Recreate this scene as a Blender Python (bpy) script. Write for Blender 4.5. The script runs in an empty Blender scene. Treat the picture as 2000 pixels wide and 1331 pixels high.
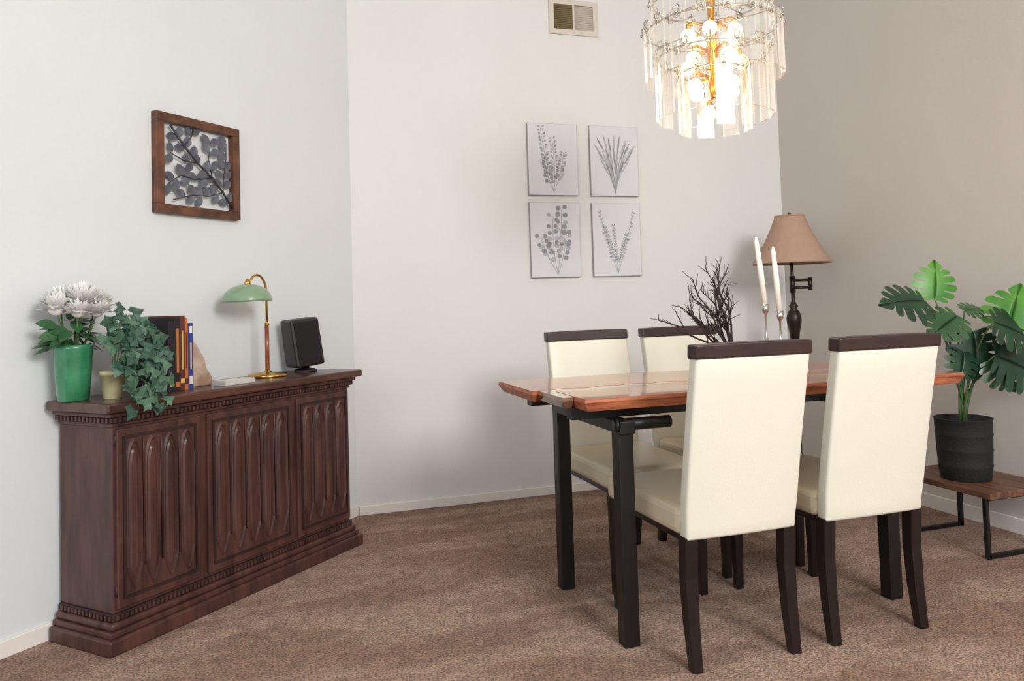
import bpy, bmesh, math, random
from mathutils import Vector, Matrix, Euler, noise
random.seed(7)
sc=bpy.context.scene
try:
    sc.view_settings.view_transform='Standard'
except Exception: pass
# ------------------------------------------------------------ materials
def lin(c):
    o=[]
    for v in c[:3]:
        v=v/255.0
        o.append(v/12.92 if v<=0.04045 else ((v+0.055)/1.055)**2.4)
    return (o[0],o[1],o[2],1)
def mat(name,col,rough=.5,metal=0,var=0,vscale=8,bump=0,bscale=40,stretch=None,col2=None,coat=0,spec=None,detail=4):
    m=bpy.data.materials.new(name);m.use_nodes=True;nt=m.node_tree;N=nt.nodes;L=nt.links
    b=N['Principled BSDF'];b.inputs['Roughness'].default_value=rough;b.inputs['Metallic'].default_value=metal
    b.inputs['Coat Weight'].default_value=coat
    if spec is not None: b.inputs['Specular IOR Level'].default_value=spec
    tc=N.new('ShaderNodeTexCoord');mp=N.new('ShaderNodeMapping');L.new(tc.outputs['Object'],mp.inputs[0])
    if stretch: mp.inputs['Scale'].default_value=stretch
    c1=lin(col)
    if col2 is None:
        k=1-var;c2=(c1[0]*k,c1[1]*k,c1[2]*k,1)
    else: c2=lin(col2)
    nz=N.new('ShaderNodeTexNoise');nz.inputs['Scale'].default_value=vscale;nz.inputs['Detail'].default_value=detail
    L.new(mp.outputs[0],nz.inputs['Vector'])
    rp=N.new('ShaderNodeValToRGB');rp.color_ramp.elements[0].color=c1;rp.color_ramp.elements[1].color=c2
    rp.color_ramp.elements[0].position=.35;rp.color_ramp.elements[1].position=.65
    L.new(nz.outputs['Fac'],rp.inputs[0]);L.new(rp.outputs[0],b.inputs['Base Color'])
    if bump>0:
        n2=N.new('ShaderNodeTexNoise');n2.inputs['Scale'].default_value=bscale;n2.inputs['Detail'].default_value=3
        L.new(mp.outputs[0],n2.inputs['Vector'])
        bp=N.new('ShaderNodeBump');bp.inputs['Strength'].default_value=bump;bp.inputs['Distance'].default_value=.01
        L.new(n2.outputs['Fac'],bp.inputs['Height']);L.new(bp.outputs[0],b.inputs['Normal'])
    return m
def emis(name,col,s):
    m=bpy.data.materials.new(name);m.use_nodes=True;b=m.node_tree.nodes['Principled BSDF']
    b.inputs['Base Color'].default_value=lin(col);b.inputs['Emission Color'].default_value=lin(col);b.inputs['Emission Strength'].default_value=s
    return m
def acrylic(name,opac,k=.3,col=(255,250,240),metal=.6):
    m=bpy.data.materials.new(name);m.use_nodes=True;nt=m.node_tree;N=nt.nodes;L=nt.links;N.clear()
    o=N.new('ShaderNodeOutputMaterial');t=N.new('ShaderNodeBsdfTransparent');g=N.new('ShaderNodeBsdfPrincipled')
    g.inputs['Base Color'].default_value=lin(col);g.inputs['Roughness'].default_value=.06;g.inputs['Metallic'].default_value=metal
    mx=N.new('ShaderNodeMixShader');lw=N.new('ShaderNodeLayerWeight');lw.inputs[0].default_value=.3
    ma=N.new('ShaderNodeMath');ma.operation='MULTIPLY_ADD';ma.inputs[1].default_value=k;ma.inputs[2].default_value=opac
    ma.use_clamp=True
    L.new(lw.outputs['Facing'],ma.inputs[0]);L.new(ma.outputs[0],mx.inputs[0]);L.new(t.outputs[0],mx.inputs[1]);L.new(g.outputs[0],mx.inputs[2]);L.new(mx.outputs[0],o.inputs[0])
    return m
M={}
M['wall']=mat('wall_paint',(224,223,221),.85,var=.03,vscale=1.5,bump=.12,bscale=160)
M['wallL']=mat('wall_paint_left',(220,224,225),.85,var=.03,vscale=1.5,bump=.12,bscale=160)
M['wallR']=mat('wall_paint_shaded',(204,198,191),.85,var=.03,vscale=1.5,bump=.12,bscale=160)  # darker copy of the wall paint: right wall's grazing-light shade put into the colour
M['ceil']=mat('ceiling_paint',(235,233,230),.9)
M['trim']=mat('trim_white',(232,227,220),.45)
M['cream']=mat('cream_leather',(223,220,205),.42,var=.03,vscale=3,bump=.08,bscale=120)
M['seat']=mat('seat_leather',(206,194,166),.38,var=.04,vscale=3,bump=.08,bscale=120)
M['espresso']=mat('espresso_wood',(26,15,14),.35,var=.3,vscale=6,stretch=(1,1,8),coat=.1)
M['rail']=mat('rail_wood',(52,31,27),.4,var=.3,vscale=6,stretch=(2,8,8),coat=.1)
M['black']=mat('black_metal',(15,13,14),.4,var=.2)
M['table']=mat('slab_wood',(190,134,102),.2,vscale=3,stretch=(.8,7,1),col2=(148,88,62),coat=.5,bump=.02,bscale=20,detail=8)
M['tableedge']=mat('slab_live_edge',(190,112,74),.5,vscale=5,stretch=(1.5,8,14),col2=(136,70,46),bump=.3,bscale=20,coat=.1)
M['resin']=mat('resin_fill',(128,92,72),.1,vscale=4,col2=(92,64,50),coat=.8)
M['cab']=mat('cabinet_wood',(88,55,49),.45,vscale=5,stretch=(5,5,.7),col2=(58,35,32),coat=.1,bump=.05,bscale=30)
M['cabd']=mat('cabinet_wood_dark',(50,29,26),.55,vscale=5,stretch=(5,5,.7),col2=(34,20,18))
M['cabt']=mat('cabinet_top_wood',(94,60,50),.33,vscale=5,stretch=(.8,6,5),col2=(64,40,34),coat=.25)
M['frame']=mat('walnut_frame',(112,72,50),.5,vscale=8,stretch=(2,2,2),col2=(74,46,33))
M['metal_leaf']=mat('metal_leaf_grey',(104,108,120),.5,metal=.1,var=.5,vscale=14)
M['stemdark']=mat('metal_stem',(48,48,54),.5)
M['canvas']=mat('canvas_white',(216,216,221),.8,var=.02,bump=.1,bscale=300)
M['canvas_edge']=mat('canvas_edge',(168,162,158),.8)
M['ink']=mat('print_grey',(152,154,162),.8,var=.3,vscale=30)
M['inkl']=mat('print_light_grey',(184,184,190),.8,var=.2,vscale=30)
M['brass']=mat('brass',(212,170,96),.2,metal=1)
M['chrome']=mat('brushed_nickel',(200,196,190),.2,metal=1)
M['gold']=mat('gold_fitting',(226,160,70),.25,metal=1)
M['lampgreen']=mat('sage_enamel',(128,156,124),.3,coat=.4)
M['rosewood']=mat('lamp_wood',(150,84,58),.35,coat=.3,vscale=10,col2=(118,60,42))
M['vase']=mat('green_glaze',(58,134,96),.2,coat=.5,vscale=14,col2=(42,112,76))
M['white']=mat('white_petal',(240,239,236),.6,var=.05)
M['leafg']=mat('leaf_green',(60,108,60),.45,vscale=12,col2=(42,82,50))
M['ivy']=mat('ivy_green',(58,94,70),.5,vscale=20,col2=(84,118,96))
M['ivy2']=mat('ivy_dark',(38,70,54),.5,vscale=20,col2=(56,92,74))
M['mond']=mat('monstera_dark',(34,68,44),.35,vscale=9,col2=(22,48,32))
M['monm']=mat('monstera_mid',(56,96,56),.35,vscale=9,col2=(40,76,44))
M['monl']=mat('monstera_lime',(84,144,50),.4,vscale=9,col2=(60,122,44))
M['stem']=mat('plant_stem',(76,104,58),.5,var=.3)
M['pot']=mat('black_fabric_pot',(26,25,28),.8,var=.3,bump=.3,bscale=90)
M['soil']=mat('soil',(58,42,32),.95,var=.4,vscale=40,bump=.5,bscale=60)
M['bench']=mat('bench_wood',(124,86,66),.45,vscale=5,stretch=(8,1,4),col2=(84,54,42))
M['shade']=mat('lamp_shade_fabric',(172,142,122),.85,var=.06,vscale=30,bump=.15,bscale=200)
M['bronze']=mat('dark_bronze',(54,36,30),.35,metal=.5,var=.3)
M['candle']=mat('candle_wax',(240,236,224),.4)
M['twig']=mat('dark_twig',(48,34,34),.7,var=.3,vscale=30)
M['ventf']=mat('vent_frame',(208,200,188),.5)
M['ventd']=mat('vent_dark',(120,106,74),.7)
M['stone']=mat('bookend_stone',(200,180,164),.45,vscale=14,col2=(150,118,100),detail=8,bump=.3,bscale=30)
M['creampot']=mat('cream_pot',(190,182,142),.5)
M['spk']=mat('speaker_black',(34,24,30),.45,var=.15)
M['grille']=mat('speaker_grille',(24,18,22),.9,bump=.3,bscale=300)
M['glass']=acrylic('acrylic_plate',.03,.32)
M['glasse']=acrylic('acrylic_edge',.5,.4)
M['bulb']=emis('warm_bulb',(255,218,150),4.2)
M['mesh_tray']=mat('pale_tray',(200,196,190),.3)
def flat(n,c,r=.5): return mat(n,c,r)
M['bk_black']=flat('book_black',(26,21,28));M['bk_or']=flat('book_orange',(190,112,52));M['bk_br']=flat('book_brown',(92,42,38));M['bk_blue']=flat('book_blue',(38,58,136));M['bk_yel']=flat('book_yellow',(214,176,84));M['page']=flat('book_pages',(222,216,204),.9)
# carpet
def carpet():
    m=bpy.data.materials.new('carpet_brown');m.use_nodes=True;nt=m.node_tree;N=nt.nodes;L=nt.links;b=N['Principled BSDF']
    b.inputs['Roughness'].default_value=.95;b.inputs['Specular IOR Level'].default_value=.05;b.inputs['Sheen Weight'].default_value=.1
    tc=N.new('ShaderNodeTexCoord')
    def nz(s,d,dist=0,rot=0,sc_=(1,1,1)):
        mp=N.new('ShaderNodeMapping');mp.inputs['Rotation'].default_value=(0,0,rot);mp.inputs['Scale'].default_value=sc_
        L.new(tc.outputs['Object'],mp.inputs[0])
        n=N.new('ShaderNodeTexNoise');n.inputs['Scale'].default_value=s;n.inputs['Detail'].default_value=d;n.inputs['Distortion'].default_value=dist
        L.new(mp.outputs[0],n.inputs['Vector']);return n
    big=nz(1.3,3,.5,.7,(1,3.4,1));mid=nz(18,5,.3);fine=nz(120,4)
    def ramp(c1,c2,p1,p2,src):
        r=N.new('ShaderNodeValToRGB');r.color_ramp.elements[0].color=lin(c1);r.color_ramp.elements[1].color=lin(c2);r.color_ramp.elements[0].position=p1;r.color_ramp.elements[1].position=p2
        L.new(src.outputs['Fac'],r.inputs[0]);return r
    r1=ramp((168,134,114),(194,162,142),.43,.57,big)
    r2=ramp((190,188,186),(255,255,255),.38,.6,mid)
    r3=ramp((130,122,116),(255,255,255),.40,.58,fine)
    def mul(a,b_,f):
        x=N.new('ShaderNodeMix');x.data_type='RGBA';x.blend_type='MULTIPLY';x.inputs[0].default_value=f
        L.new(a,x.inputs[6]);L.new(b_,x.inputs[7]);return x.outputs[2]
    o=mul(mul(r1.outputs[0],r2.outputs[0],.5),r3.outputs[0],.75)
    L.new(o,b.inputs['Base Color'])
    bp=N.new('ShaderNodeBump');bp.inputs['Strength'].default_value=.8;bp.inputs['Distance'].default_value=.012
    L.new(fine.outputs['Fac'],bp.inputs['Height']);L.new(bp.outputs[0],b.inputs['Normal'])
    return m
M['carpet']=carpet()
# ------------------------------------------------------------ builders
COL=sc.collection
def empty(name,loc=(0,0,0),rz=0):
    e=bpy.data.objects.new(name,None);COL.objects.link(e);e.location=loc;e.rotation_euler=(0,0,rz);e.empty_display_size=.1;return e
class B:
    """one mesh with several materials"""
    def __init__(s): s.bm=bmesh.new();s.mats=[]
    def mi(s,m):
        m=M[m] if isinstance(m,str) else m
        if m not in s.mats: s.mats.append(m)
        return s.mats.index(m)
    def _fin(s,verts,m,smooth,T):
        i=s.mi(m);fs=set()
        for v in verts:
            for f in v.link_faces: fs.add(f)
        for f in fs: f.material_index=i;f.smooth=smooth
        if T is not None: bmesh.ops.transform(s.bm,matrix=T,verts=list(verts))
    def box(s,lo,hi,m,T=None,bev=0,top=None):
        x0,y0,z0=lo;x1,y1,z1=hi
        c=[(x0,y0,z0),(x1,y0,z0),(x1,y1,z0),(x0,y1,z0),(x0,y0,z1),(x1,y0,z1),(x1,y1,z1),(x0,y1,z1)]
        if top: # (dx,dy,sx,sy) shift/scale top
            cx=(x0+x1)/2;cy=(y0+y1)/2
            for i in range(4,8):
                x,y,z=c[i];c[i]=((x-cx)*top[2]+cx+top[0],(y-cy)*top[3]+cy+top[1],z)
        v=[s.bm.verts.new(p) for p in c];fs=[]
        for q in [(0,3,2,1),(4,5,6,7),(0,1,5,4),(1,2,6,5),(2,3,7,6),(3,0,4,7)]: fs.append(s.bm.faces.new([v[i] for i in q]))
        if bev>0:
            ed=set(e for f in fs for e in f.edges)
            r=bmesh.ops.bevel(s.bm,geom=list(ed),offset=bev,segments=2,profile=.5,affect='EDGES')
            vs=set(r['verts'])|set(x for x in v if x.is_valid)
            for f in fs:
                if f.is_valid: vs|=set(f.verts)
            v=list(vs)
        s._fin(v,m,False,T);return v
    def lathe(s,prof,m,n=24,T=None,smooth=True,cap=True):
        rings=[]
        for r,z in prof:
            rings.append([s.bm.verts.new((r*math.cos(2*math.pi*i/n),r*math.sin(2*math.pi*i/n),z)) for i in range(n)])
        for a,b in zip(rings,rings[1:]):
            for i in range(n): s.bm.faces.new([a[i],a[(i+1)%n],b[(i+1)%n],b[i]])
        if cap:
            s.bm.faces.new(rings[0][::-1]);s.bm.faces.new(rings[-1])
        vs=[v for r in rings for v in r];s._fin(vs,m,smooth,T);return vs
    def tube(s,pts,rad,m,n=8,T=None,smooth=True):
        pts=[Vector(p) for p in pts];k=len(pts)
        if not hasattr(rad,'__len__'): rad=[rad]*k
        rings=[]
        d0=(pts[1]-pts[0]).normalized()
        ref=d0.orthogonal().normalized()
        for i,p in enumerate(pts):
            d=(pts[min(i+1,k-1)]-pts[max(i-1,0)]).normalized()
            ref=(ref-d*ref.dot(d)).normalized();o=d.cross(ref)
            rings.append([s.bm.verts.new(p+(ref*math.cos(2*math.pi*j/n)+o*math.sin(2*math.pi*j/n))*rad[i]) for j in range(n)])
        for a,b in zip(rings,rings[1:]):
            for i in range(n): s.bm.faces.new([a[i],a[(i+1)%n],b[(i+1)%n],b[i]])
        s.bm.faces.new(rings[0][::-1]);s.bm.faces.new(rings[-1])
        vs=[v for r in rings for v in r];s._fin(vs,m,smooth,T);return vs
    def poly(s,pts,m,T=None,thick=0,smooth=False):
        v=[s.bm.verts.new(p) for p in pts];f=s.bm.faces.new(v);vs=list(v)
        if thick:
            f.normal_update()
            r=bmesh.ops.extrude_face_region(s.bm,geom=[f]);nv=[g for g in r['geom'] if isinstance(g,bmesh.types.BMVert)]
            bmesh.ops.translate(s.bm,verts=nv,vec=f.normal*thick);vs+=nv
        s._fin(vs,m,smooth,T);return vs
    def sphere(s,c,r,m,sc_=(1,1,1),seg=12,T=None):
        x=bmesh.ops.create_uvsphere(s.bm,u_segments=seg,v_segments=max(6,seg//2+2),radius=r)
        Q=Matrix.Translation(c)@Matrix.Diagonal((*sc_,1))
        if T is not None: Q=T@Q
        s._fin(x['verts'],m,True,Q);return x['verts']
    def done(s,name,parent=None,loc=(0,0,0),rot=(0,0,0),bev=0,recalc=True,sub=0):
        if recalc: bmesh.ops.recalc_face_normals(s.bm,faces=s.bm.faces[:])
        me=bpy.data.meshes.new(name);s.bm.to_mesh(me);s.bm.free()
        for m in s.mats: me.materials.append(m)
        o=bpy.data.objects.new(name,me);COL.objects.link(o);o.location=loc;o.rotation_euler=rot
        if parent: o.parent=parent
        if bev:
            md=o.modifiers.new('bevel','BEVEL');md.width=bev;md.segments=3;md.limit_method='ANGLE';md.angle_limit=math.radians(40)
        if sub:
            md=o.modifiers.new('sub','SUBSURF');md.levels=sub;md.render_levels=sub
        return o
def T(loc=(0,0,0),rot=(0,0,0),s=(1,1,1)):
    return Matrix.Translation(loc)@Euler(rot,'XYZ').to_matrix().to_4x4()@Matrix.Diagonal((*s,1))
# ------------------------------------------------------------ room
bh=.7911;sb,cb=math.sin(bh),math.cos(bh)
C1=(.4835,4.424);XR=3.373;YW=4.424;CH=3.5
def W(s,k,z=0): return (C1[0]-s*sb+k*cb, C1[1]-s*cb-k*sb, z)
RZ=math.pi/2-bh
LS=3.9
p3=W(LS,0)
b=B();b.poly([(p3[0]-.3,p3[1]-.3,0),(p3[0]-.3,-2.6,0),(XR+.1,-2.6,0),(XR+.1,YW+.1,0),(C1[0]-.05,YW+.1,0)],'carpet');b.done('floor')
b=B();b.box((p3[0]-.4,-2.6,CH),(XR+.1,YW+.1,CH+.1),'ceil');b.done('ceiling')
b=B();b.box((C1[0]-.04,YW,0),(XR+.1,YW+.1,CH),'wall');b.done('wall_back')
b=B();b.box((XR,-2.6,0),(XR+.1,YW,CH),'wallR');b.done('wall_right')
b=B();b.box((-LS,0,0),(0,.1,CH),'wallL');b.done('wall_left',loc=(C1[0],C1[1],0),rot=(0,0,RZ))
b=B();b.box((C1[0]+.01,YW-.012,0),(XR-.012,YW,.052),'trim');b.done('baseboard_back',bev=.004)
b=B();b.box((XR-.012,-2.6,0),(XR,YW-.0,.075),'trim');b.done('baseboard_right',bev=.004)
b=B();b.box((-LS,-.012,0),(-.006,0,.06),'trim');b.done('baseboard_left',loc=(C1[0],C1[1],0),rot=(0,0,RZ),bev=.004)
# ------------------------------------------------------------ vent
g=empty('air_vent',(1.717,YW,2.825));b=B();w,h=.329,.222
f=.032
b.box((0,-.012,0),(w,0,f),'ventf');b.box((0,-.012,h-f),(w,0,h),'ventf');b.box((0,-.012,f),(f,0,h-f),'ventf');b.box((w-f,-.012,f),(w,0,h-f),'ventf')
b.box((w/2-.006,-.011,f),(w/2+.006,0,h-f),'ventf')
b.box((f,-.002,f),(w-f,-.0005,h-f),'ventd')
for i in range(13):
    z=f+.008+i*(h-2*f-.01)/12.5
    b.box((f,-.004,-.0008),(w/2-.006,.004,.0008),'ventd',T((0,-.006,z),(.9,0,0)))
    b.box((w/2+.006,-.005,-.0008),(w-f,.005,.0008),'ventf',T((0,-.006,z),(-.75,0,0)))
b.done('vent_grille',g,recalc=True)
# ------------------------------------------------------------ canvases
def leaf2(b,x,z,l,w,a,m,y=-.0006,n=10,pw=1.0):
    pts=[]
    for i in range(n): 
        t=i/n; pts.append((t*l, w*math.sin(math.pi*t**pw)))
    for i in range(n):
        t=1-i/n; pts.append((t*l,-w*math.sin(math.pi*t**pw)))
    ca,sa=math.cos(a),math.sin(a);o=[];seen=set()
    for u,v in pts:
        q=(round(x+u*ca-v*sa,5),round(z+u*sa+v*ca,5))
        if q in seen: continue
        seen.add(q);o.append((q[0],y,q[1]))
    if len(o)>=3: b.poly(o,m)
def line2(b,pts,wd,m,y=-.0004):
    for (x0,z0),(x1,z1) in zip(pts,pts[1:]):
        d=Vector((x1-x0,z1-z0));
        if d.length<1e-6: continue
        n=Vector((-d.y,d.x)).normalized()*wd/2
        b.poly([(x0+n.x,y,z0+n.y),(x0-n.x,y,z0-n.y),(x1-n.x,y,z1-n.y),(x1+n.x,y,z1+n.y)],m)
def canvas(kind,x0,x1,z0,z1):
    g=empty('botanical_canvas_print',((x0+x1)/2,YW-.001,z0));w=x1-x0;h=z1-z0
    b=B();b.box((-w/2,-.022,0),(w/2,0,h),'canvas_edge');b.box((-w/2+.0015,-.0225,.0015),(w/2-.0015,-.0215,h-.0015),'canvas');b.done('canvas_panel',g)
    b=B();R=random.Random(kind*11+1)
    Y=[-.0232]
    def yy(): Y[0]-=.000004;return Y[0]
    def stem(p0,ang,L,curve,n=14):
        pts=[p0];a=ang
        for i in range(n):
            a+=curve/n;x,z=pts[-1];pts.append((x+math.cos(a)*L/n,z+math.sin(a)*L/n))
        return pts
    if kind==0:
        for dx,ang,L,c in [(0,1.85,.42,-.15),(.0,1.45,.34,.25),(0,1.12,.26,.3),(0,2.05,.24,-.4)]:
            s=stem((dx,.02),ang,L,c,18);line2(b,s,.0022,'ink',yy())
            for i,(x,z) in enumerate(s[5:]):
                for sd in (-1,1):
                    a=math.pi/2+sd*R.uniform(.7,1.4)
                    l=R.uniform(.018,.028)*(1.1-.03*i)
                    line2(b,[(x,z),(x+math.cos(a)*.012,z+math.sin(a)*.012)],.0012,'ink',yy())
                    leaf2(b,x+math.cos(a)*.01,z+math.sin(a)*.01,l,l*.34,a,'ink' if R.random()<.6 else 'inkl',yy())
    elif kind==1:
        for i in range(27):
            t=(i%9)/8*2-1;lev=i//9
            a=math.pi/2-t*(.50+.10*lev)+R.uniform(-.08,.08);r0=.09+.07*lev+R.uniform(-.01,.03)
            x=math.cos(math.pi/2-t*.34)*r0*1.1;z=.02+math.sin(math.pi/2-t*.34)*r0*1.1
            l=R.uniform(.11,.16)*(1.15-.10*lev)*(1-.15*abs(t))
            line2(b,[(0,.015),(x*.4,z*.55),(x,z)],.0018,'ink',yy());leaf2(b,x,z,l,.0065,a,'ink' if i%2 else 'inkl',yy())
    elif kind==2:
        for ang,L,c in [(1.80,.36,-.3),(1.42,.40,.1),(1.15,.26,.3),(2.15,.25,-.2)]:
            s=stem((.01,.015),ang,L,c,10);line2(b,s,.0025,'ink',yy())
            for i,(x,z) in enumerate(s[4:]):
                for sd in (-1,1):
                    if R.random()<.2: continue
                    a=math.pi/2+sd*R.uniform(.8,1.5);d=R.uniform(.022,.034);r=R.uniform(.013,.019)
                    cx,cz=x+math.cos(a)*d,z+math.sin(a)*d
                    line2(b,[(x,z),(cx,cz)],.0014,'ink',yy())
                    y=yy();b.poly([(cx+r*math.cos(t*.5236),y,cz+r*.85*math.sin(t*.5236)) for t in range(12)],'ink' if R.random()<.6 else 'inkl')
    else:
        for ang,L,c in [(1.95,.40,-.15),(1.2,.40,.1),(1.6,.30,.1),(1.4,.26,-.2),(1.75,.3,.2)]:
            s=stem((0,.015),ang,L,c,18);line2(b,s,.002,'ink',yy())
            for i,(x,z) in enumerate(s[5:]):
                for sd in (-1,1):
                    a=ang+sd*R.uniform(.6,1.1);l=R.uniform(.014,.023)
                    leaf2(b,x,z,l,l*.2,a,'ink' if R.random()<.5 else 'inkl',yy())
    o=b.done('botanical_drawing',g,recalc=False)
    o.scale=(.95*w/.33,1,h/.46)
XS=[1.547,1.870,1.957,2.285]
canvas(0,XS[0],XS[1],1.811,2.254);canvas(1,XS[2],XS[3],1.811,2.254)
canvas(2,XS[0],XS[1],1.308,1.766);canvas(3,XS[2],XS[3],1.308,1.766)
# ------------------------------------------------------------ leaf wall art
s1,s2,z1,z2=1.2907,.8429,1.579,2.007
g=empty('framed_leaf_wall_art',W((s1+s2)/2,0,z1),RZ);w=s1-s2;h=z2-z1;f=.038
b=B()
for lo,hi in [((-w/2,-.035,0),(w/2,0,f)),((-w/2,-.035,h-f),(w/2,0,h)),((-w/2,-.035,f),(-w/2+f,0,h-f)),((w/2-f,-.035,f),(w/2,0,h-f))]: b.box(lo,hi,'frame',bev=.002)
b.done('wood_frame',g)
b=B();R=random.Random(9)
main=[(.185,.05),(.13,.12),(.07,.18),(-.01,.235),(-.08,.30),(-.15,.38)]
def tube2(p,r): b.tube([(x,-.026,z) for x,z in p],r,'stemdark',6)
tube2(main,.005)
br=[[(.13,.12),(.135,.20),(.15,.28),(.15,.35)],[(.07,.18),(.05,.26),(.06,.34)],[(-.01,.235),(-.08,.235),(-.15,.26)],[(.07,.18),(-.02,.16),(-.10,.17),(-.16,.13)],[(.13,.12),(.05,.095),(-.04,.09),(-.14,.06)],[(-.08,.30),(-.04,.35),(-.03,.38)]]
for q in br: tube2(q,.0028)
def leaf3(b,loc,d,nrm,l,w,m,cup=.15,n=8,pw=.85):
    d=Vector(d).normalized();nrm=Vector(nrm);nrm=(nrm-d*nrm.dot(d)).normalized();sd=d.cross(nrm);loc=Vector(loc)
    mid=[];le=[];ri=[]
    for i in range(n+1):
        t=i/n;ww=w*math.sin(math.pi*min(1,t**pw))**.8 if 0<i<n else 0;c=loc+d*l*t+nrm*(-cup*l*t*t)
        mid.append(b.bm.verts.new(c-nrm*w*.18*math.sin(math.pi*t)));le.append(b.bm.verts.new(c+sd*max(ww,.0004)));ri.append(b.bm.verts.new(c-sd*max(ww,.0004)))
    for i in range(n):
        b.bm.faces.new([mid[i],mid[i+1],le[i+1],le[i]]);b.bm.faces.new([ri[i],ri[i+1],mid[i+1],mid[i]])
    b._fin(mid+le+ri,m,True,None)
allp=[main]+br;spots=[]
for q in allp:
    for (x0,za),(x1,zb) in zip(q,q[1:]):
        a=math.atan2(zb-za,x1-x0)
        for t in (.35,.85):
            x,z=x0+(x1-x0)*t,za+(zb-za)*t
            for sd in (-1,1): spots.append((x,z,a+sd*R.uniform(.6,1.2)))
for q in allp: spots.append((*q[-1],math.atan2(q[-1][1]-q[-2][1],q[-1][0]-q[-2][0])))
R.shuffle(spots);placed=[]
for x,z,a in spots:
    l=R.uniform(.048,.056);ex,ez=x+math.cos(a)*(l+.006),z+math.sin(a)*(l+.006)
    if abs(ex)>w/2-f+.006 or ez<f-.006 or ez>h-f+.006: continue
    cx,cz=(x+ex)/2,(z+ez)/2
    if any((cx-u)**2+(cz-v)**2<.033**2 for u,v in placed): continue
    placed.append((cx,cz));x+=math.cos(a)*.006;z+=math.sin(a)*.006
    leaf3(b,(x,-.022-R.random()*.010,z),(math.cos(a),0,math.sin(a)),(R.uniform(-.3,.3),-1,R.uniform(-.1,.4)),l,.0185,'metal_leaf',.06,pw=.9)
b.done('metal_leaf_branch',g,recalc=False)
# ------------------------------------------------------------ cabinet  (local: x right along wall, -y towards room)
SL,SR=1.741,.401;cs=(SL+SR)/2
g=empty('carved_sideboard',W(cs,.02,0),RZ);hw=(SL-SR)/2;D=.335
b=B();H=.853
def lay(ext,z0,z1,m,bev=.004):
    b.box((-hw+ext,-D+ext,z0),(hw-ext,0,z1),m,bev=bev)
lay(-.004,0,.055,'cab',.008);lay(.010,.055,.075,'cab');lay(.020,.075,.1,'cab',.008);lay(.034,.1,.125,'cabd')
lay(.042,.125,.765,'cab',.002)
lay(.034,.765,.78,'cab');lay(.022,.78,.80,'cabd');lay(.012,.80,.818,'cab',.006);lay(-.012,.818,.853,'cabt',.008)
b.done('cabinet_carcass',g)
b=B()
n=70
for zc,e in ((.79,.022),(.112,.034)):
    for i in range(n):
        x=-hw+e+.01+i*(2*hw-2*e-.02)/n
        b.box((x,-D+e-.006,zc-.008),(x+.009,-D+e+.002,zc+.008),'cab')
    for i in range(14):
        y=-D+e+.01+i*(D-e-.02)/14
        b.box((-hw+e-.006,y,zc-.008),(-hw+e+.002,y+.009,zc+.008),'cab')
b.done('dentil_moulding',g)
def door(s_l,s_r,na,nm):
    x0=cs-s_l;x1=cs-s_r;yf=-D+.042;z0,z1=.14,.755
    b=B();b.box((x0,yf-.014,z0),(x1,yf+.002,z1),'cab',bev=.003)
    fr=.026;xa,xb,za,zb=x0+fr,x1-fr,z0+.035,z1-.03
    for lo,hi in [((xa-.006,yf-.020,za-.006),(xb+.006,yf-.012,za+.003)),((xa-.006,yf-.020,zb-.003),(xb+.006,yf-.012,zb+.006)),((xa-.006,yf-.020,za),(xa+.003,yf-.012,zb)),((xb-.003,yf-.020,za),(xb+.006,yf-.012,zb))]: b.box(lo,hi,'cabd')
    pw=(xb-xa)/na
    for i in range(na):
        c=xa+pw*(i+.5);r=pw*.5
        zt=zb-.006;zs=zt-.105;zl=za+.10;zbm=za+.010
        def arch(rr,off):
            pts=[]
            for t in range(9):
                u=t/8;pts.append((c-rr+rr*(1-math.cos(u*math.pi/2))**.85,zs+(zt-off-zs)*math.sin(u*math.pi/2)**1.05))
            right=[(2*c-x,z) for x,z in pts[:-1]][::-1]
            bot=[]
            for t in range(1,8):
                u=t/8;bot.append((c+rr*(1-u)**.75,zl-(zl-zbm-off)*u))
            bl=[(2*c-x,z) for x,z in bot][::-1]
            return pts+right+[(c+rr,zl)]+bot+[(c,zbm+off)]+bl+[(c-rr,zl)]
        o=arch(r*.95,0);i2=arch(r*.68,.018)
        yo=yf-.013;yt=yf-.022
        vo=[b.bm.verts.new((x,yo,z)) for x,z in o];vm=[b.bm.verts.new((x*.35+x2*.65,yt,z*.35+z2*.65)) for (x,z),(x2,z2) in zip(o,i2)];vi=[b.bm.verts.new((x,yo-.001,z)) for x,z in i2]
        k=len(o)
        for j in range(k):
            b.bm.faces.new([vo[j],vo[(j+1)%k],vm[(j+1)%k],vm[j]]);b.bm.faces.new([vm[j],vm[(j+1)%k],vi[(j+1)%k],vi[j]])
        b._fin(vo+vm+vi,'cab',False,None)
        i3=arch(r*.50,.038)
        v3=[b.bm.verts.new((x,yo-.001,z)) for x,z in i3];ce=[b.bm.verts.new(((x-c)*.6+c,yo-.005,z*.96+.04*(zs+zl)/2)) for x,z in i3]
        for j in range(k): b.bm.faces.new([v3[j],v3[(j+1)%k],ce[(j+1)%k],ce[j]])
        b.bm.faces.new(ce);b._fin(v3+ce,'cab',False,None)
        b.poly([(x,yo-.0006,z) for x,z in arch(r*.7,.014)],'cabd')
    for i in range(na-1):
        c=xa+pw*(i+1)
        b.tube([(c,yf-.018,za+.09),(c,yf-.018,zb-.06),(c,yf-.018,zb-.01)],[.003,.003,.0015],'cab',6)
    b.done(nm,g,recalc=True)
door(1.690,1.338,4,'door_1');door(1.302,.842,5,'door_2');door(.808,.455,4,'door_3')
b=B()
for z in (.2,.72): b.tube([(-hw+.05,-D+.036,z-.02),(-hw+.05,-D+.036,z+.02)],.004,'cabd')
b.done('hinges',g)
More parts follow.
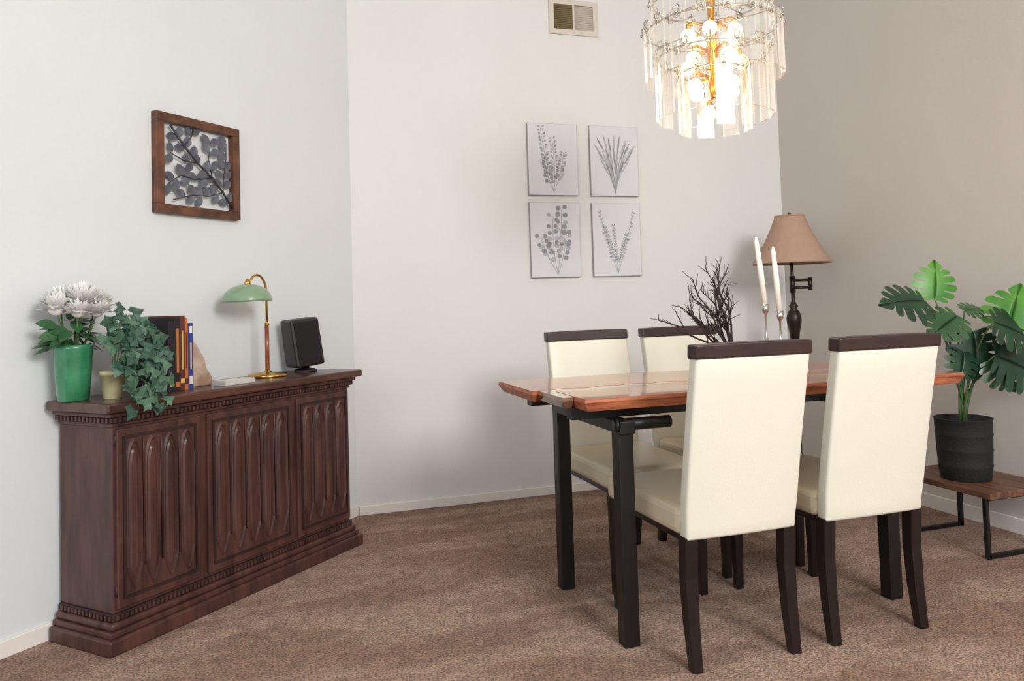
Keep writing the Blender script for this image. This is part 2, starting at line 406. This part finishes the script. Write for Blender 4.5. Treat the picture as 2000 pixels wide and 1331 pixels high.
TOP=.853
# ------------------------------------------------------------ objects on cabinet
g=empty('green_vase_with_white_flowers',W(1.715,.125,TOP),RZ)
b=B();b.lathe([(.046,0),(.052,.004),(.058,.09),(.064,.185),(.067,.2),(.063,.2),(.06,.18),(.05,.01)],'vase',32);b.done('vase',g)
b=B();R=random.Random(3)
heads=[(-.065,-.01,.335,.062),(.01,-.035,.355,.070),(.085,.0,.345,.062),(.03,.03,.37,.055),(-.02,-.06,.32,.05),(.05,-.06,.32,.05),(-.03,.03,.36,.05)]
for x,y,z,r in heads:
    b.tube([(x*.2,y*.2,.15),(x*.7,y*.7,.24),(x,y,z-.01)],.003,'stem',6)
b.done('flower_stems',g)
b=B()
for x,y,z,r in heads:
    b.sphere((x,y,z),r*.5,'white',seg=10)
    for i in range(260):
        u=R.uniform(-.45,1);t=R.uniform(0,6.283);q=math.sqrt(max(0,1-u*u));d=Vector((q*math.cos(t),q*math.sin(t),u*.75+.05))
        leaf3(b,Vector((x,y,z))+d*r*.3,d,Vector((0,0,1))+Vector((R.uniform(-.4,.4),R.uniform(-.4,.4),.1)),r*R.uniform(.6,.85),r*.10,'white',-.25,5,pw=1.3)
b.done('white_mums',g,recalc=False)
b=B()
for i in range(46):
    t=R.uniform(0,6.283);rr=R.uniform(.03,.10);z=R.uniform(.19,.29)
    p=Vector((rr*.5*math.cos(t),rr*.5*math.sin(t),z));d=Vector((math.cos(t),math.sin(t)*.8,R.uniform(-.5,.4)))
    if p.y>.05: continue
    if d.y>.3: d.y=.1
    leaf3(b,p,d,(0,-.3,1),R.uniform(.05,.085),R.uniform(.014,.022),'leafg',.25,6)
for x,z,a in [(-.10,.27,2.9),(-.09,.24,3.2),(-.07,.22,2.7),(-.06,.25,3.0)]:
    leaf3(b,(x+.03,-.02,z),(math.cos(a),0,math.sin(a)),(0,-1,.5),.07,.02,'leafg',.2,6)
b.done('flower_foliage',g,recalc=False)
# ivy
g=empty('potted_ivy',W(1.625,.215,TOP),RZ)
b=B();b.lathe([(.030,0),(.032,.003),(.042,.085),(.045,.085),(.046,.1),(.041,.1),(.038,.08),(.025,.01)],'creampot',24);b.lathe([(.038,.075),(.001,.08)],'soil',20,cap=False)
b.done('cream_pot',g)
b=B();R=random.Random(12)
def ivyleaf(b,loc,d,nrm,s,m):
    d=Vector(d).normalized();nrm=Vector(nrm);nrm=(nrm-d*nrm.dot(d)).normalized();sd=d.cross(nrm);loc=Vector(loc)
    out=[(0,0),(-.12,.22),(-.3,.42),(-.02,.46),(.12,.62),(.32,.50),(.50,.30),(.72,.2),(1.05,0)]
    c=b.bm.verts.new(loc+d*.3*s-nrm*.06*s)
    pts=out+[(x,-y) for x,y in out[1:-1]][::-1];vs=[b.bm.verts.new(loc+d*(x+.3)*s*.8+sd*y*s*.95+nrm*(-.22*s*y*y*2-.15*s*max(x,0)**2)) for x,y in pts]
    for i in range(len(vs)): b.bm.faces.new([c,vs[i],vs[(i+1)%len(vs)]])
    b._fin(vs+[c],m,False,None)
runs=[]
ends=[(-.04,-.05,.27),(-.01,-.05,.31),(.03,-.05,.30),(.06,-.05,.27),(.10,-.06,.27),(.09,-.06,.23),(.12,-.09,.20),(.13,-.10,.15),(.10,-.12,.12),(.04,-.10,.16),(-.03,-.08,.2),(.0,-.11,.22),(.09,-.13,.05),(-.01,-.12,.14),(-.03,-.13,.08),(-.03,-.18,-.02),(.05,-.185,-.03),(.04,-.18,.01),(.11,-.13,.08),(.03,-.13,.08),(.14,-.09,.18)]
for e in ends:
    e=Vector(e);p0=Vector((e.x*.15,e.y*.15,.09));mid=(p0+e)/2+Vector((0,0,.06+ (.05 if e.z<.1 else 0)))
    if e.z<.05: mid=Vector((e.x*.8,-.14,.09))
    pts=[]
    for i in range(9):
        t=i/8;pts.append(p0*(1-t)**2+mid*2*t*(1-t)+e*t*t)
    b.tube(pts,.0018,'stem',5);runs.append(pts)
for pts in runs:
    for i in range(4,9):
        for k in range(2 if i in(6,8) else 1):
            p=pts[i]+Vector((R.uniform(-.025,.022),R.uniform(-.022,.0),R.uniform(-.012,.022)))
            a=R.uniform(0,6.283);d=Vector((math.cos(a),-.25,math.sin(a)-.25))
            if p.z<.03: p.y=min(p.y,-.175)
            ivyleaf(b,p,d,(R.uniform(-.6,.4),-1,R.uniform(.1,1.1)),R.uniform(.036,.054),'ivy' if R.random()<.5 else 'ivy2')
b.done('ivy_vines',g,recalc=False)
# books
g=empty('row_of_books',W(1.43,.05,TOP),RZ)
def book(x,t,h,dp,m,nm,bands=()):
    b=B();y0=-dp
    b.box((x,y0,0),(x+.003,0,h),m);b.box((x+t-.003,y0,0),(x+t,0,h),m);b.box((x,y0-.003,0),(x+t,y0+.002,h),m,bev=.001)
    b.box((x+.003,y0+.003,.003),(x+t-.003,-.004,h-.006),'page')
    for za,zb,mm,u0,u1 in bands: b.box((x+t*u0,y0-.0042,h*za),(x+t*u1,y0-.003,h*zb),mm)
    return b.done(nm,g)
book(0,.030,.270,.215,'bk_black','book_1',[(.08,.12,'bk_yel',.2,.8)])
book(.032,.026,.285,.21,'bk_black','book_2',[(.06,.13,'bk_or',.1,.9),(.25,.85,'bk_or',.3,.7)])
book(.060,.024,.292,.205,'bk_br','book_3',[(.1,.16,'bk_yel',.1,.9),(.28,.8,'bk_yel',.35,.62)])
book(.086,.016,.282,.200,'bk_or','book_4',[(.08,.16,'bk_br',.0,1),(.3,.8,'bk_br',.35,.65)])
book(.104,.022,.262,.20,'bk_blue','book_5',[(.08,.2,'page',.15,.85),(.3,.7,'bk_yel',.35,.65),(.85,.95,'page',.2,.8)])
b=B()
for y in (-.195,-.163,-.131):
    for k in range(6):
        a=k*math.pi/3;b.sphere((-.001,y+.009*math.cos(a),.08+.009*math.sin(a)),.005,'page',(.25,1,1),8)
    b.sphere((-.0015,y,.08),.005,'bk_yel',(.4,1,1),8)
b.done('cover_motif',g)
# bookend
g=empty('stone_bookend',W(1.235,.15,TOP),RZ)
b=B()
prof=[(-.05,0),(.075,0),(.078,.03),(.05,.07),(.04,.11),(.0,.17),(-.03,.205),(-.045,.215)]
b.poly([(x,-.045,z) for x,z in prof],'stone',thick=.09)
b.done('stone_block',g,bev=.006)
# tray
g=empty('clear_trinket_tray',W(1.11,.27,TOP),RZ)
b=B();b.box((-.08,-.035,0),(.08,.035,.006),'mesh_tray',bev=.002)
for lo,hi in [((-.08,-.035,.006),(.08,-.031,.02)),((-.08,.031,.006),(.08,.035,.02)),((-.08,-.031,.006),(-.076,.031,.02)),((.076,-.031,.006),(.08,.031,.02))]: b.box(lo,hi,'mesh_tray')
b.done('tray',g)
# desk lamp
g=empty('green_desk_lamp',W(.82,.165,TOP),RZ)
b=B();b.lathe([(.086,0),(.088,.006),(.086,.014),(.07,.018),(.02,.022),(.012,.03),(.008,.035)],'brass',40);b.done('lamp_base',g)
b=B();b.tube([(0,0,.03),(0,0,.24)],.0095,'rosewood',12);b.tube([(0,0,.235),(0,0,.245)],.011,'brass',12)
arc=[(0,0,.24),(0,0,.36)]
for i in range(1,13):
    a=i/12*math.pi*.86;arc.append((-.055*(1-math.cos(a)),0,.385+.08*math.sin(a)))
b.tube(arc,.0055,'brass',10);b.done('lamp_stem',g)
b=B();prof=[]
for i in range(13):
    a=i/12*math.pi/2;prof.append((.108*math.cos(a)**.9 if i<12 else .004,.078*math.sin(a)))
b.lathe([(.104,.001),(.108,0)]+prof[1:],'lampgreen',40,T((-.115,0,.345),(0,-.03,0)),cap=False)
b.lathe([(.014,0),(.016,.01),(.008,.022),(.004,.03)],'brass',16,T((-.112,0,.418)))
o=b.done('lamp_shade',g);md=o.modifiers.new('s','SOLIDIFY');md.thickness=.002
# speaker
g=empty('bookshelf_speaker',W(.555,.15,TOP),RZ-.35)
b=B();b.lathe([(.055,0),(.057,.008),(.045,.014),(.02,.018),(.015,.035)],'spk',24)
Q=T((0,0,.028),(0,-.10,0))
b.box((-.072,-.06,0),(.078,.07,.232),'spk',Q,bev=.012,top=(-.008,.0,1.0,.9))
b.box((-.058,-.064,.014),(.062,-.057,.216),'grille',Q@T((0,-.001,0),(-.03,0,0)),top=(-.008,.0,1.0,1))
b.done('speaker_body',g)
# ------------------------------------------------------------ chairs
def chair(cx,y,rz):
    g=empty('dining_chair',(cx,y,0),rz);hw=.205
    def back(z):
        t=max(0,(z-.40)/.61);return .0-.115*t**1.15
    b=B();zs=[.40,.44,.5,.6,.7,.8,.9,.972];th=.048;nx=6
    rows=[]
    for z in zs:
        ring=[]
        ww=hw-(.004 if z<.45 else 0)
        for i in range(nx+1):
            u=-1+2*i/nx;ring.append((u*ww,back(z)-.016-.006*(1-u*u),z))
        for i in range(nx,-1,-1):
            u=-1+2*i/nx;ring.append((u*ww,back(z)-.016+th-.004*(1-u*u),z))
        rows.append([b.bm.verts.new(p) for p in ring])
    k=len(rows[0])
    for a,c in zip(rows,rows[1:]):
        for j in range(k): b.bm.faces.new([a[j],a[(j+1)%k],c[(j+1)%k],c[j]])
    b.bm.faces.new(rows[0][::-1]);b.bm.faces.new(rows[-1]);b._fin([v for r in rows for v in r],'cream',True,None)
    b.done('back_panel',g,bev=.010)
    b=B();y0=back(.97)-.020;y1=back(.97)+.036
    rows=[]
    for u in [-1,-.6,-.2,.2,.6,1]:
        x=u*(hw+.004);o=-.006*(1-u*u)
        rows.append([b.bm.verts.new(p) for p in [(x,y0+o,.968),(x,y1+o,.968),(x,y1+o-.004,1.012+.003*(1-u*u)),(x,y0+o-.004,1.012+.003*(1-u*u))]])
    for a,c in zip(rows,rows[1:]):
        for j in range(4): b.bm.faces.new([a[j],a[(j+1)%4],c[(j+1)%4],c[j]])
    b.bm.faces.new(rows[0]);b.bm.faces.new(rows[-1][::-1]);b._fin([v for r in rows for v in r],'rail',False,None)
    b.done('top_rail',g,bev=.006)
    b=B();b.box((-hw+.001,.03,.405),(hw-.001,.565,.492),'seat');v=b.done('seat',g,bev=.022)
    b=B();b.box((-hw+.02,.035,.385),(hw-.02,.55,.41),'espresso');b.done('seat_frame',g)
    b=B()
    for sx in (-1,1):
        pr=[(.41,.005,.023),(.28,.012,.022),(.14,.005,.020),(0,-.012,.017)]
        rows=[]
        for z,yy,r in pr:
            x=sx*(hw-.024);rows.append([b.bm.verts.new(p) for p in [(x-r,yy-r+.005,z),(x+r,yy-r+.005,z),(x+r,yy+r+.005,z),(x-r,yy+r+.005,z)]])
        for a,c in zip(rows,rows[1:]):
            for j in range(4): b.bm.faces.new([a[j],a[(j+1)%4],c[(j+1)%4],c[j]])
        b.bm.faces.new(rows[0][::-1]);b.bm.faces.new(rows[-1]);b._fin([v for r in rows for v in r],'espresso',False,None)
        b.box((sx*(hw-.026)-.015,.522,0),(sx*(hw-.026)+.015,.552,.41),'espresso',top=(0,0,1.4,1.4))
    b.done('legs',g,bev=.003)
chair(1.437,2.165,0);chair(1.957,2.165,0)
chair(1.485,3.36,math.pi);chair(1.985,3.36,math.pi)
# ------------------------------------------------------------ table
g=empty('live_edge_dining_table',(0,0,0))
TZ=.832
def wav(t,seed,a): return a*noise.noise(Vector((t*3.1,seed,0)))+a*.4*noise.noise(Vector((t*11,seed+5,0)))
def strip(yf0,yf1,xa,xb,m,name,z1=TZ,zth=.042,edge='tableedge',n=46):
    b=B();A=[];Bk=[]
    for i in range(n+1):
        x=xa+(xb-xa)*i/n;A.append((x,yf0(x)));Bk.append((x,yf1(x)))
    loop=A+Bk[::-1]
    vt=[b.bm.verts.new((x,y,z1)) for x,y in loop]
    cy=sum(p[1] for p in loop)/len(loop)
    def inset(p,d):
        sx=0
        if abs(p[0]-xa)<.01: sx=1
        if abs(p[0]-xb)<.01: sx=-1
        return (p[0]+sx*d,p[1]+math.copysign(1,cy-p[1])*d)
    vm=[b.bm.verts.new((*inset(p,-.004),z1-.012)) for p in loop];vb=[b.bm.verts.new((*inset(p,.012+.006*noise.noise(Vector((p[0]*9,p[1]*9,1)))),z1-zth)) for p in loop]
    k=len(loop)
    f=b.bm.faces.new(vt);fb=b.bm.faces.new(vb[::-1]);sf=[]
    for j in range(k):
        sf.append(b.bm.faces.new([vt[j],vt[(j+1)%k],vm[(j+1)%k],vm[j]]));sf.append(b.bm.faces.new([vm[j],vm[(j+1)%k],vb[(j+1)%k],vb[j]]))
    i1=b.mi(m);i2=b.mi(edge);f.material_index=i1;fb.material_index=i2
    for q in sf: q.material_index=i2
    b.done(name,g)
yn=lambda x:2.355+wav(x,1,.02)
ymA=lambda x:2.62+wav(x,2,.10)
ymB=lambda x:2.66+wav(x,2,.10)+.05*math.sin(x*4)**2
yfar=lambda x:3.10+wav(x,3,.03)
strip(yn,ymA,1.0,2.60,'table','near_slab')
strip(ymB,yfar,.93,2.56,'table','far_slab')
strip(lambda x:ymA(x)-.004 if x>1.0 else 2.44,lambda x:ymB(x)+.004,.955,2.56,'resin','resin_river',z1=TZ-.001,zth=.038,edge='resin')
b=B()
LX=(1.152,2.250);LY=(2.405,2.97)
for x in LX:
    for y in LY:
        b.box((x-.0275,y-.0275,0),(x+.0275,y+.0275,.712),'black',bev=.003)
    b.box((x-.0275,2.36,.706),(x+.0275,3.0,.748),'black',bev=.003)
for y in (2.50,2.92): b.box((1.0,y-.025,.748),(2.5,y+.025,.7905),'black')
for xx,sg in ((LX[0],1),(LX[1],-1)):
    b.tube([(xx-.03*sg,2.385,.735),(xx+.17*sg,2.385,.735)],.021,'black',16);b.tube([(xx-.035*sg,2.385,.735),(xx-.028*sg,2.385,.735)],.024,'black',16)
b.done('metal_trestle',g)
# ------------------------------------------------------------ candles
for x,y,zb,zt,lean in ((1.985,2.74,1.12,1.40,-.028),(2.055,2.74,1.09,1.36,-.018)):
    g=empty('candlestick',(x,y,TZ));h=zb-TZ
    b=B();b.lathe([(.030,0),(.031,.004),(.02,.010),(.008,.02),(.005,.03),(.0045,h*.45),(.008,h*.5),(.0045,h*.55),(.0045,h-.045),(.014,h-.03),(.017,h),(.013,h),(.011,h-.012)],'chrome',24);b.done('candle_holder',g)
    b=B();b.tube([(0,0,h-.02),(lean*.5,0,h+(zt-zb)*.5),(lean,0,h+zt-zb-.02),(lean*1.03,0,h+zt-zb)],[.0125,.0115,.009,.003],'candle',16)
    b.tube([(lean*1.03,0,h+zt-zb),(lean*1.03,0,h+zt-zb+.01)],.001,'twig',5);b.done('taper_candle',g)
# ------------------------------------------------------------ branch arrangement
g=empty('branch_centerpiece',(1.83,2.74,TZ))
b=B();b.lathe([(.035,0),(.05,.01),(.058,.04),(.045,.075),(.028,.09),(.03,.1),(.026,.1),(.02,.08)],'bronze',24);b.done('vase',g)
b=B();R=random.Random(33)
def grow(p,d,L,r,dep):
    pts=[p];n=6
    for i in range(n):
        d=(d+Vector((R.uniform(-.22,.2),R.uniform(-.16,.16),R.uniform(-.18,.2)))).normalized();pts.append(pts[-1]+d*L/n)
    b.tube(pts,[r*(1-.5*i/n) for i in range(n+1)],'twig',5)
    if dep>0:
        for i in range(2,n+1):
            if R.random()<.95:
                dd=(d+Vector((R.uniform(-.9,.8),R.uniform(-.6,.6),R.uniform(-.4,.8)))).normalized()
                grow(pts[i],dd,L*R.uniform(.32,.48),r*.6,dep-1)
for d in [(-.62,0,1),(-.35,-.1,1),(-.85,.1,.9),(-.2,.1,1),(-1.0,-.1,.75),(-.5,.1,1),(-.78,-.1,1),(-1.1,.1,.9)]:
    grow(Vector((0,0,.07)),Vector(d).normalized(),.28,.0055,2)
b.done('bare_branches',g)
# ------------------------------------------------------------ floor lamp
g=empty('floor_lamp',(3.025,3.90,0))
b=B();b.lathe([(.13,0),(.135,.012),(.12,.025),(.05,.04),(.025,.07),(.014,.1),(.012,.5),(.02,.52),(.012,.54),(.012,.78),(.02,.80),(.014,.83),(.024,.88),(.03,.93),(.042,.99),(.044,1.02),(.034,1.055),(.018,1.075),(.028,1.09),(.018,1.105),(.011,1.12),(.011,1.19),(.018,1.2),(.012,1.22),(.008,1.36),(.008,1.5)],'bronze',24)
b.done('turned_pole',g)
b=B();b.tube([(0,0,1.20),(.11,-.03,1.20)],.009,'bronze',10);b.tube([(0,0,1.245),(.11,-.03,1.245)],.009,'bronze',10);b.tube([(.105,-.028,1.185),(.105,-.028,1.26)],.013,'bronze',12);b.tube([(0,0,1.17),(0,0,1.27)],.017,'bronze',12);b.done('swing_arm',g)
b=B();prof=[(.228,1.345),(.226,1.352),(.195,1.40),(.150,1.48),(.108,1.57),(.085,1.632),(.083,1.634)]
b.lathe(prof,'shade',48,cap=False)
for z,r in ((1.35,.226),(1.630,.085)): b.lathe([(r-.001,z-.006),(r+.003,z-.006),(r+.003,z+.005),(r-.001,z+.005)],'shade',48,cap=False)
b.tube([(-.085,0,1.62),(.085,0,1.62)],.002,'bronze',6);b.tube([(0,-.085,1.62),(0,.085,1.62)],.002,'bronze',6);b.tube([(0,0,1.5),(0,0,1.64)],.004,'bronze',8);b.sphere((0,0,1.645),.01,'bronze');b.done('bell_shade',g,recalc=False)
# ------------------------------------------------------------ bench + monstera
g=empty('wood_plant_bench',(0,0,0));bx0,bx1,by0,by1,BZ=2.905,3.30,2.53,3.06,.292
b=B()
for i in range(4):
    w=(bx1-bx0)/4;b.box((bx0+i*w+.001,by0,BZ-.028),(bx0+(i+1)*w-.001,by1,BZ),'bench',bev=.003)
b.done('bench_top',g)
b=B();t=.009
for y in (by0+.055,by1-.055):
    for x in (bx0+.035,bx1-.045): b.box((x-t,y-t,0),(x+t,y+t,BZ-.028),'black')
    b.box((bx0+.035,y-t,0),(bx1-.045,y+t,2*t),'black');b.box((bx0+.035,y-t,BZ-.046),(bx1-.045,y+t,BZ-.028),'black')
b.done('bench_frame',g)
PX,PY=3.06,2.785
g=empty('potted_monstera',(PX,PY,BZ))
b=B();b.lathe([(.100,0),(.104,.004),(.111,.06),(.113,.066),(.111,.072),(.114,.13),(.116,.136),(.114,.142),(.117,.20),(.119,.206),(.117,.212),(.119,.272),(.122,.276),(.118,.278),(.112,.25)],'pot',40);b.lathe([(.115,.245),(.001,.25)],'soil',24,cap=False)
b.done('fabric_pot',g)
def monstera(b,loc,d,nrm,s,m):
    d=Vector(d).normalized();nrm=Vector(nrm);nrm=(nrm-d*nrm.dot(d)).normalized();sd=d.cross(nrm);loc=Vector(loc)
    def P(u,v):
        return loc+d*u*s+sd*v*s-nrm*(.28*s*v*v+.20*s*max(u,0)**2)+nrm*.05*s*abs(v)
    def outl(th):
        r=.60+.05*math.cos(th)-.03*math.cos(2*th)
        back=max(0,(abs(th)-2.35)/(math.pi-2.35))
        return r*(1-.50*back**1.6)+.16*max(0,1-abs(th)/.30)
    vs=[]
    C=.36
    def quad(pts):
        w=[b.bm.verts.new(P(*x)) for x in pts];b.bm.faces.new(w);vs.extend(w)
    nl=7
    for side in (1,-1):
        for j in range(nl):
            t0=math.pi*j/nl*.985;t1=math.pi*(j+1)/nl*.985
            steps=8;rows=[]
            for q in range(steps+1):
                f=q/steps
                gp=0 if f<.38 else .17*((f-.38)/.62)**.6
                rnd=0 if f<.9 else .10
                g0=0 if j==0 else gp+rnd;g1=gp+rnd
                row=[]
                for k in range(4):
                    th=t0+(t1-t0)*(g0+(1-g0-g1)*k/3)
                    rr=outl(th)*(1-(.03 if q==steps and k in(0,3) and j else 0))
                    bu=C+.42*math.cos(th)*(1 if th<math.pi/2 else .85)
                    ex=C+rr*math.cos(th);ey=rr*math.sin(th)
                    row.append((bu+(ex-bu)*f,side*ey*f))
                rows.append(row)
            for r0,r1 in zip(rows,rows[1:]):
                for k in range(3): quad((r0[k],r0[k+1],r1[k+1],r1[k]))
    bmesh.ops.remove_doubles(b.bm,verts=vs,dist=.0004)
    vs=[v for v in vs if v.is_valid]
    b._fin(vs,m,True,None)
leaves=[
 ((2.925,2.78,1.115),(.15,-.05,1),(-.35,-1,.15),.165,'monl'),
 ((2.83,2.74,1.11),(-1,0,.10),(-.1,-.75,.8),.20,'mond'),
 ((3.165,2.62,.97),(.30,-.1,1),(-.9,-.7,.1),.20,'monl'),
 ((2.99,2.72,1.04),(-.9,-.1,-.35),(0,-.7,.8),.17,'monm'),
 ((3.05,2.70,.97),(-.05,-.2,-1),(-.3,-1,.2),.20,'mond'),
 ((3.06,2.60,1.01),(.8,-.3,-.3),(-.2,-.8,.6),.19,'mond'),
 ((3.08,2.62,.86),(.85,-.3,-.35),(-.3,-.9,.45),.22,'mond'),
 ((3.03,2.72,1.06),(.9,-.1,.2),(-.1,-.6,.8),.10,'monm'),
 ((2.99,2.70,.88),(-.4,-.3,-.9),(-.1,-1,.3),.14,'mond'),
 ((3.1,2.66,.84),(.4,-.5,-.8),(-.3,-1,.3),.15,'monm'),
]
bs=B();bl=B()
for i,(c,d,nn,s,m) in enumerate(leaves):
    c=Vector(c)-Vector((PX,PY,BZ));p0=Vector((random.uniform(-.02,.02),random.uniform(-.02,.02),.24))
    mid=Vector((c.x*.25,c.y*.25,c.z*.75+.05))
    pts=[p0*(1-t)**2+mid*2*t*(1-t)+c*t*t for t in [j/8 for j in range(9)]]
    bs.tube(pts,[.007-.0005*j for j in range(9)],'stem',7)
    monstera(bl,c,d,nn,s,m)
bs.tube([(0,0,.22),(.005,0,.35),(-.005,.0,.45)],[.014,.012,.008],'stem',8)
bs.done('stems',g);bl.done('monstera_leaves',g,recalc=False)
# ------------------------------------------------------------ chandelier
CX,CY=1.725,2.65
g=empty('crystal_chandelier',(CX,CY,0))
b=B()
b.lathe([(.07,CH),(.07,CH-.03),(.02,CH-.05)][::-1],'chrome',24);b.tube([(0,0,CH-.04),(0,0,2.40)],.008,'chrome',8)
b.lathe([(.012,1.95),(.018,1.97),(.022,2.0),(.012,2.03),(.02,2.1),(.02,2.22),(.012,2.26),(.02,2.36),(.01,2.4)],'gold',16)
tiers=[(.225,2.34,14,.11),(.258,2.225,18,.205),(.215,2.115,15,.25),(.125,2.05,8,.235)]
for r,z,n,h in tiers:
    ring=[(r*math.cos(i/48*2*math.pi),r*math.sin(i/48*2*math.pi),z) for i in range(49)];b.tube(ring,.0035,'chrome',6)
    for i in range(4):
        a=i*math.pi/2+.4;b.tube([(0,0,z+.01),(r*math.cos(a),r*math.sin(a),z)],.0025,'chrome',6)
b.done('chrome_frame',g)
b=B();bp=B()
for ti,(r,z,n,h) in enumerate(tiers):
    pw=2*math.pi*r/n*.70
    for i in range(n):
        a=i/n*2*math.pi+ti*.17;Q=T((r*math.cos(a),r*math.sin(a),z),(0,0,a+math.pi/2))
        b.box((-pw/2,-.012,-h),(pw/2,-.004,.018),'glass',Q)
        fi=b.mi('glasse')
        b.bm.faces.ensure_lookup_table()
        for f in b.bm.faces[-6:]:
            if f.calc_area()<h*pw*.7: f.material_index=fi
        bp.tube([Q@Vector((0,-.016,.026)),Q@Vector((0,-.008,.036)),Q@Vector((0,.004,.01)),Q@Vector((0,-.016,-.004))],.0028,'chrome',6)
        for sx in (-1,1):
            bp.tube([Q@Vector((sx*(.006+.010*math.sin(k*.7)),-.014-.004*math.cos(k*.9),.006+.022*math.cos(k*.75))) for k in range(6)],.0022,'chrome',5)
        bp.sphere(Q@Vector((0,-.018,.0)),.007,'chrome',seg=8)
b.done('acrylic_plates',g,recalc=True);bp.done('plate_hooks',g)
b=B();bb=B()
bulbs=[]
for i in range(5):
    a=i/5*2*math.pi+.3;bulbs.append((.095*math.cos(a),.095*math.sin(a),2.20))
for i in range(5):
    a=i/5*2*math.pi+.9;bulbs.append((.11*math.cos(a),.11*math.sin(a),2.09))
for i in range(4):
    a=i/4*2*math.pi+.2;bulbs.append((.10*math.cos(a),.10*math.sin(a),1.985))
bulbs.append((-.055,-.04,1.87))
for x,y,z in bulbs:
    bb.tube([(x*.3,y*.3,z+.045),(x*.8,y*.8,z+.055),(x,y,z+.045),(x,y,z+.02)],.006,'gold',8)
    b.sphere((x,y,z),.029,'bulb',seg=16)
bb.tube([(0,0,1.96),(-.02,-.01,1.93),(-.055,-.04,1.915)],.006,'gold',8)
bb.done('gold_arms',g);b.done('bulbs',g)
# ------------------------------------------------------------ lights
def area(name,loc,tgt,sx,sy,e,col):
    l=bpy.data.lights.new(name,'AREA');l.shape='RECTANGLE';l.size=sx;l.size_y=sy;l.energy=e;l.color=col
    o=bpy.data.objects.new(name,l);COL.objects.link(o);o.location=loc;o.rotation_euler=(Vector(tgt)-Vector(loc)).to_track_quat('-Z','Y').to_euler();return o
area('window_light',(1.9,-2.3,2.9),(1.0,3.6,.9),1.6,1.2,192,(1,.98,.955))
area('cool_side_fill',(-2.2,-1.2,2.2),(1.2,3.2,.8),1.6,1.6,36,(.88,.94,1))  # added cool fill from the side for the left wall, not a known window
l=bpy.data.lights.new('chandelier_glow','POINT');l.energy=6;l.color=(1,.8,.56);l.shadow_soft_size=.12
o=bpy.data.objects.new('chandelier_glow',l);COL.objects.link(o);o.location=(0,0,1.76);o.parent=g
w=bpy.data.worlds.new('World');sc.world=w;w.use_nodes=True;bg=w.node_tree.nodes['Background'];bg.inputs[0].default_value=(.95,.975,1,1);bg.inputs[1].default_value=.9
# ------------------------------------------------------------ camera
f,a,p,r,cy=1511.1,.3126,-.0425,.0298,530.8
F=Vector((math.sin(a)*math.cos(p),math.cos(a)*math.cos(p),-math.sin(p)))
R0=Vector((math.cos(a),-math.sin(a),0));U0=R0.cross(F)
Rv=R0*math.cos(r)-U0*math.sin(r);Uv=U0*math.cos(r)+R0*math.sin(r)
cam=bpy.data.cameras.new('camera');cam.sensor_fit='HORIZONTAL';cam.sensor_width=36;cam.lens=36*f/2000
cam.shift_y=-(665.5-cy)/2000
co=bpy.data.objects.new('camera',cam);COL.objects.link(co)
m3=Matrix((Rv,Uv,-F)).transposed();co.matrix_world=Matrix.Translation((0,0,1.15))@m3.to_4x4()
cam.clip_start=.05
sc.camera=co
